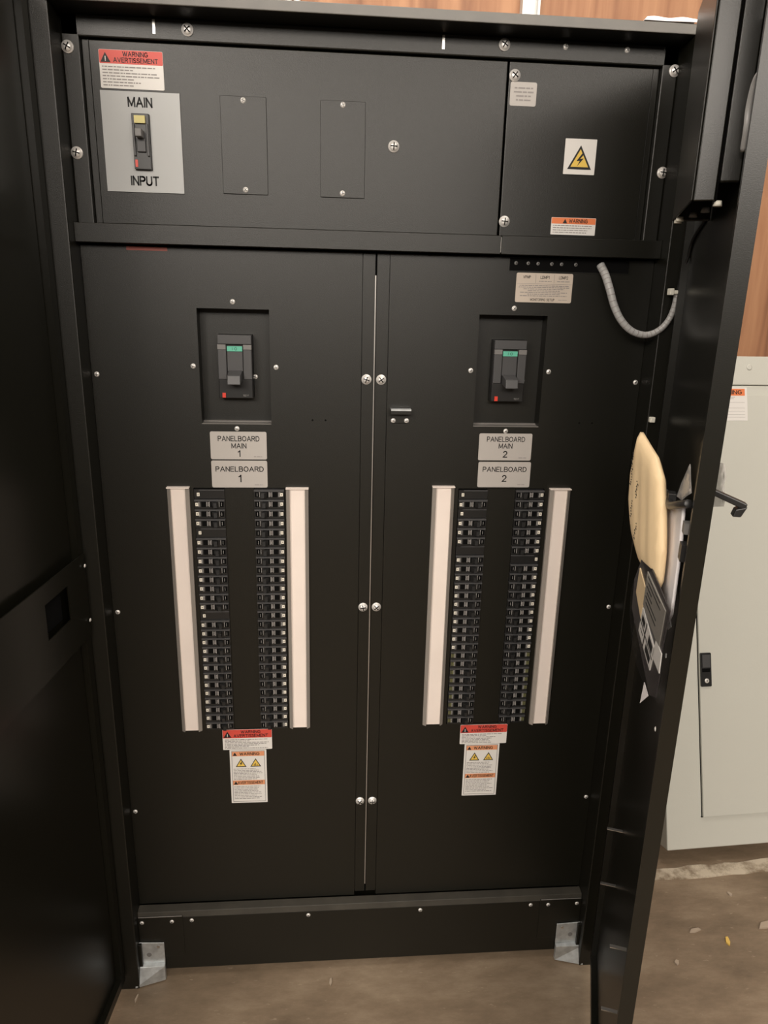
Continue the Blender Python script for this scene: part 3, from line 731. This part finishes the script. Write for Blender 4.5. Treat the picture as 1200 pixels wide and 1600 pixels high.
# ------------------------------------------------------------------ papers in the pocket of the right door
def plane_obj(name, anchor, phi, pts, thick, mt, label, cat, puff=0.0, extra=None, bend=0.0):
    """outline (t, z) in a vertical plane through anchor; t runs towards the viewer; thickness towards the door"""
    o_ = empty(name, (anchor[0], anchor[1], 0), math.atan2(-math.cos(R(phi)), -math.sin(R(phi))))
    tag(o_, label, cat)
    me = MB()
    bm_ = bmesh.new()
    vs = [bm_.verts.new((p[0], 0, p[1])) for p in pts]
    fc = bm_.faces.new(vs)
    bmesh.ops.triangulate(bm_, faces=[fc])
    for _ in range(4):
        bmesh.ops.subdivide_edges(bm_, edges=[e for e in bm_.edges if e.calc_length() > .014], cuts=1, use_grid_fill=False)
        bmesh.ops.triangulate(bm_, faces=bm_.faces[:])
    border = [e for e in bm_.edges if len(e.link_faces) == 1]
    bmesh.ops.recalc_face_normals(bm_, faces=bm_.faces)
    segs = [(Vector((pts[i][0], 0, pts[i][1])), Vector((pts[(i+1) % len(pts)][0], 0, pts[(i+1) % len(pts)][1]))) for i in range(len(pts))]
    def dist(p):
        best = 9
        for a, b in segs:
            ab = b-a; t_ = max(0, min(1, (p-a).dot(ab)/ab.dot(ab))); best = min(best, (p-a-ab*t_).length)
        return best
    dist_ = {v: dist(v.co.copy()) for v in bm_.verts}
    base_v = [v.co.copy() for v in bm_.verts]; bm_.verts.index_update()
    faces = [tuple(v.index for v in f_.verts) for f_ in bm_.faces]
    D_ = [dist_[v] for v in bm_.verts]
    bd = [(e.verts[0].index, e.verts[1].index) for e in border]
    N = len(base_v); bm_.free()
    def off(i, s):
        c = base_v[i]; e = min(1, D_[i]/.035); k = puff*math.sqrt(max(0, 1-(1-e)**2))
        w_ = .0006*math.sin(c.x*160+c.z*60)*e if puff else 0
        return (c.x, s*(thick/2+k)+(w_ if s < 0 else 0)+bend*math.sin(c.x*28), c.z)
    V = [off(i, -1) for i in range(N)]+[off(i, 1) for i in range(N)]
    # orient the front (local -y) side
    def nrm(q):
        a, b, c = (Vector(V[i]) for i in q); return (b-a).cross(c-a)
    F_ = []
    for q in faces:
        q1 = q if nrm(q).y < 0 else q[::-1]
        F_.append(q1); F_.append(tuple(i+N for i in q1[::-1]))
    for a, b in bd: F_.append((a, b, b+N, a+N))
    me.add(V, F_, mt, bool(puff or bend))
    if not puff and not bend: me.smooth = set()
    body = me.build('body' if extra else name+'_sheet', o_)
    bmx = bmesh.new(); bmx.from_mesh(body.data); bmesh.ops.recalc_face_normals(bmx, faces=bmx.faces); bmx.to_mesh(body.data); bmx.free()
    if extra: extra(o_)
    return o_
# local y of these planes: +y points right / to the door, -y to the cabinet's inside

def envelope_marks(o_):
    m = MB(); rnd = random.Random(5)
    for (x, z) in ENV_MARKS:
        for k in range(7):
            x0 = x+rnd.uniform(-.003, .003); z0 = z+.012-.004*k; L_ = rnd.uniform(.002, .005)
            m.tube([(x0, -.0108, z0), (x0+.6*L_, -.0111, z0+.5*L_), (x0+L_, -.0108, z0-.2*L_)], .00042, INK, 5)
    m.build('handwriting', o_)
ENV_MARKS = [(-0.063, 1.253), (-0.056, 1.229), (-0.023, 1.217), (-0.036, 1.183), (-0.004, 1.157)]
plane_obj('padded_envelope', (0.3895, -0.3249), 8,
    [(-0.065, 1.298), (-0.075, 1.271), (-0.082, 1.229), (-0.075, 1.188), (-0.054, 1.157), (-0.034, 1.137), (0.015, 1.112), (0.071, 1.108), (0.101, 1.107), (0.102, 1.125), (0.098, 1.161), (0.074, 1.219), (0.054, 1.255), (0.021, 1.276), (-0.031, 1.289)],
    0.005, MANILA, 'bulging tan padded envelope with handwriting tucked inside the right cabinet door', 'envelope', puff=0.008, extra=envelope_marks)
plane_obj('paper_bundle', (0.4111, -0.3328), 14,
    [(0.002, 1.208), (0.030, 1.212), (0.120, 1.233), (0.133, 1.193), (0.137, 1.168), (0.141, 1.087), (0.123, 1.064), (0.056, 1.095), (0.031, 1.141), (-0.016, 1.186)],
    0.004, PAPER, 'bundle of white papers behind the tan envelope on the right door', 'papers', bend=0.0025)
plane_obj('paper_corner', (0.4036, -0.3301), 8, [(0.082, 1.051), (0.113, 1.072), (0.123, 1.060), (0.113, 1.051)], 0.001, PAPER,
    'small folded white paper corner at the near edge of the door pocket', 'paper')
def book_print(o_):
    for pts, mt, name, label in (
        ([(0.047, 1.115), (0.083, 1.097), (0.079, 1.049), (0.044, 1.076)], MANILA, 'tan_slip', 'tan slip'),
        ([(0.082, 1.123), (0.170, 1.101), (0.165, 1.048), (0.148, 1.050), (0.082, 1.072)], GREYP, 'text_page', 'grey page of print'),
        ([(0.083, 1.068), (0.151, 1.036), (0.143, 1.000), (0.077, 1.029)], WHITE, 'printed_panel', 'light printed panel'),
        ([(0.151, 1.050), (0.178, 1.043), (0.179, 1.015), (0.145, 1.023)], WHITE, 'square_panel', 'light square panel')):
        mm = MB().prism(pts, -.0022, -.0008, mt)
        if name in ('printed_panel', 'text_page'):
            P0, P1, P2, P3 = [Vector((p[0], 0, p[1])) for p in (pts[0], pts[1], pts[-3 if name == 'text_page' else 2], pts[-1])]
            def uv(a, b): return (P0*(1-a)+P1*a)*(1-b)+(P3*(1-a)+P2*a)*b
            rn = random.Random(2)
            if name == 'text_page': cells = [(.08+.05*(k % 2), .08+.05*(k % 2)+rn.uniform(.25, .7), k/7+.05, k/7+.085) for k in range(6)]
            else: cells = [(0, 1, .48, .53), (.08, .30, .15, .40), (.62, .9, .10, .42), (.55, .9, .62, .9), (.38, .42, 0, 1), (.1, .3, .7, .74)]
            for (a0, a1, b0, b1) in cells:
                q = [uv(a0, b0), uv(a1, b0), uv(a1, b1), uv(a0, b1)]
                mm.prism([(v.x, v.z) for v in q], -.0026, -.0023, INK)
        mm.build(name, o_, label=label)
plane_obj('instruction_booklet', (0.3801, -0.3215), 8,
    [(0.045, 1.127), (0.079, 1.115), (0.096, 1.131), (0.181, 1.106), (0.171, 1.022), (0.178, 1.017), (0.176, 0.977), (0.151, 0.967), (0.030, 1.044), (0.025, 1.089)],
    0.0016, BOOK, 'dark booklet with pale printed panels under the tan envelope', 'booklet', extra=book_print)
plane_obj('document_pouch', (0.3754, -0.3198), 8, [(0.058, 1.118), (0.033, 1.081), (0.036, 1.041), (0.062, 1.006), (0.106, 0.982), (0.158, 0.971), (0.199, 0.982), (0.201, 1.029), (0.196, 1.103)], 0.0008, PCLR,
    'smoky clear pouch around the dark booklet on the right door', 'pouch')
plane_obj('plastic_bag', (0.4201, -0.4425), 8, [(-0.003, 1.289), (0.021, 1.293), (0.031, 1.277), (0.028, 1.263), (0.039, 1.252), (0.037, 1.240), (-0.001, 1.229), (-0.007, 1.255)], 0.0015, BAG,
    'clear plastic bag hanging on the outer side of the right door by the lever handle', 'plastic bag', bend=0.002)
plane_obj('torn_paper', (0.4224, -0.3369), 8, [(-0.010, 0.903), (0.015, 0.893), (-0.017, 0.861)], 0.0008, PAPER,
    'small torn white paper corner poking out under the dark booklet', 'paper')
plane_obj('plastic_bag', (0.4083, -0.3318), 14, [(0.080, 1.235), (0.097, 1.257), (0.133, 1.291), (0.142, 1.276), (0.161, 1.260), (0.113, 1.238)], 0.001, BAG,
    'clear plastic bag caught on the latch inside the right door', 'plastic bag', bend=0.002)

# ------------------------------------------------------------------ paper on top of the cabinet
top_ = MB()
nseg = 14; vs = []
for i in range(nseg+1):
    t_ = i/nseg; x = .421+.088*t_
    wv = .0018*math.sin(t_*11)
    vs += [(x, -.038+.001*math.sin(t_*5), 1.9265), (x+.007, -.030+.008*t_, 1.9265+.007+wv*.6+.004*t_), (x+.012, .03, 1.9335+wv+.003*t_)]
fs = []
for i in range(nseg):
    for j in range(2): a = i*3+j; fs.append((a, a+3, a+4, a+1))
top_.add(vs, fs, PAPER, True)
o = top_.build('paper_sheet'); s_ = o.modifiers.new('solid', 'SOLIDIFY'); s_.thickness = .0008; s_.offset = 1
tag(o, 'crumpled white paper lying on top of the black cabinet at the right', 'paper')

# ------------------------------------------------------------------ conduits on the plywood wall
for (x, r_, lab) in ((-.178, .010, 'short silver conduit on the plywood above the left half of the cabinet'), (.460, .024, 'wide silver conduit strut on the plywood above the right half of the cabinet')):
    m = MB()
    if r_ < .02:
        m.lathe([(.009, 0), (.009, 1.6)], PVC, 14, (x-.010, .875, 1.4), axis='z'); m.lathe([(.009, 0), (.009, 1.6)], PVC, 14, (x+.013, .875, 1.4), axis='z')
    else:
        m.box(x-.024, x+.024, .870, .884, 1.4, 2.99, PVC); m.box(x-.024, x-.018, .852, .870, 1.4, 2.99, PVC); m.box(x+.018, x+.024, .852, .870, 1.4, 2.99, PVC)
    o = m.build('wall_conduit'); tag(o, lab, 'conduit', 'conduits on the plywood wall')

# ------------------------------------------------------------------ grey cabinet
ga = R(17.5)
g = empty('grey_cabinet', (0.847, 0.235, 0.056)); g.rotation_mode = 'XYZ'
g.rotation_euler = (-ga, 0, .05)
tag(g, 'light grey steel electrical cabinet leaning back against the plywood wall', 'cabinet')
GD = 0.186
MB().box(0, 1.05, 0.0, GD, 0, 1.288, CABGREY).build('body', g, bevel=.003)
m = MB().box(0, 1.05, -.0015, GD, 1.2895, 1.372, CABGREY).build('top_cover', g, bevel=.003)
MB().lathe([(.0085, 0), (.0085, .0008), (.006, .0020)], CABGREY, 16, (.283, -.0015, 1.340)).build('knockout', m)
gd = MB().box(.104, .95, -.008, -.0005, .088, 1.26, CABGREY).build('door', g, bevel=.001)
MB().box(.1022, .104, -.0015, .001, .085, 1.263, DARK).box(.1005, .95, -.0015, .001, .0855, .088, DARK).build('door_gap', g)
lk = MB().prism(rrect(.105, .1365, .447, .540, .003), -.0120, -.008, PLAST)
lk.box(.109, .1325, -.0145, -.012, .500, .535, DPLAST); lk.box(.109, .1325, -.0125, -.012, .487, .497, DARK)
l_ = lk.build('latch', gd, bevel=.0008, label='black recessed latch')
MB().lathe([(.0065, 0), (.0065, .001), (.004, .0016)], SCREWM, 18, (.122, -.012, .463)).lathe([(.0018, 0), (.0018, .0018)], DARK, 10, (.122, -.012, .463)).build('key_lock', l_, label='round metal key lock')
m = MB(); x0, x1, z0, z1 = .150, .2690, 1.1865, 1.2810
ys = sticker(m, x0, x1, z0, z1, -.0081, WHITE, .001)
m.box(x0+.004, x1-.007, ys, ys+.0002, z1-.0235, z1-.004, ORANGE)
m.text('WARNING', (x0+x1)/2-.002, z1-.0138, .0100, ys-.0002, INK, width=.092, bold=.02)
textlines(m, x0+.010, x0+.085, z1-.026, z1-.034, 2, .0012, ys-.0001, GINK, .3)
for z in (1.238, 1.222, 1.213, 1.204, 1.196): m.box(x0+.012, x1-.008, ys-.0001, ys+.0001, z, z+.0006, GINK)
m.build('warning_sticker', g, label='white sticker with an orange WARNING band')


# ------------------------------------------------------------------ litter on the floor
def litter(x, y, sx, sy, rz, mt, label, name='paper_scrap', cat='litter'):
    m = MB().prism([(-sx, -sy*.4), (-sx*.2, -sy), (sx, -sy*.5), (sx*.8, sy*.7), (-sx*.4, sy)], 0, .004, mt, axis='z')
    o = m.build(name, loc=(x, y, .0005), rot=(0, 0, rz)); tag(o, label, cat, 'splinters and scraps on the floor'); return o
YB = mat('yellow_bit', (0.75, 0.50, 0.12), 0.5)
CHIP = mat('pale_chip', (0.42, 0.34, 0.26), 0.7)
litter(.892, -.007, .013, .005, 1.25, YB, 'small yellow and white scrap on the floor in front of the grey cabinet')
litter(.826, .028, .016, .005, .2, CHIP, 'pale splinter on the floor left of the yellow scrap', 'wood_splinter')
litter(.977, .134, .005, .007, .5, CHIP, 'pale chip on the floor below the right end of the white line', 'wood_splinter')
litter(.738, -.057, .007, .005, .9, CHIP, 'pale chip on the floor close beside the right door', 'wood_splinter')
litter(1.02, .035, .030, .009, .25, CHIP, 'large pale flake on the floor at the right', 'wood_splinter')
litter(-.544+.04, -.075, .010, .002, 1.4, CHIP, 'thin pale splinter on the floor beside the left door', 'wood_splinter')
litter(-.078, .0-.06, .009, .003, 1.5, CHIP, 'pale chip on the floor in front of the black cabinet', 'wood_splinter')
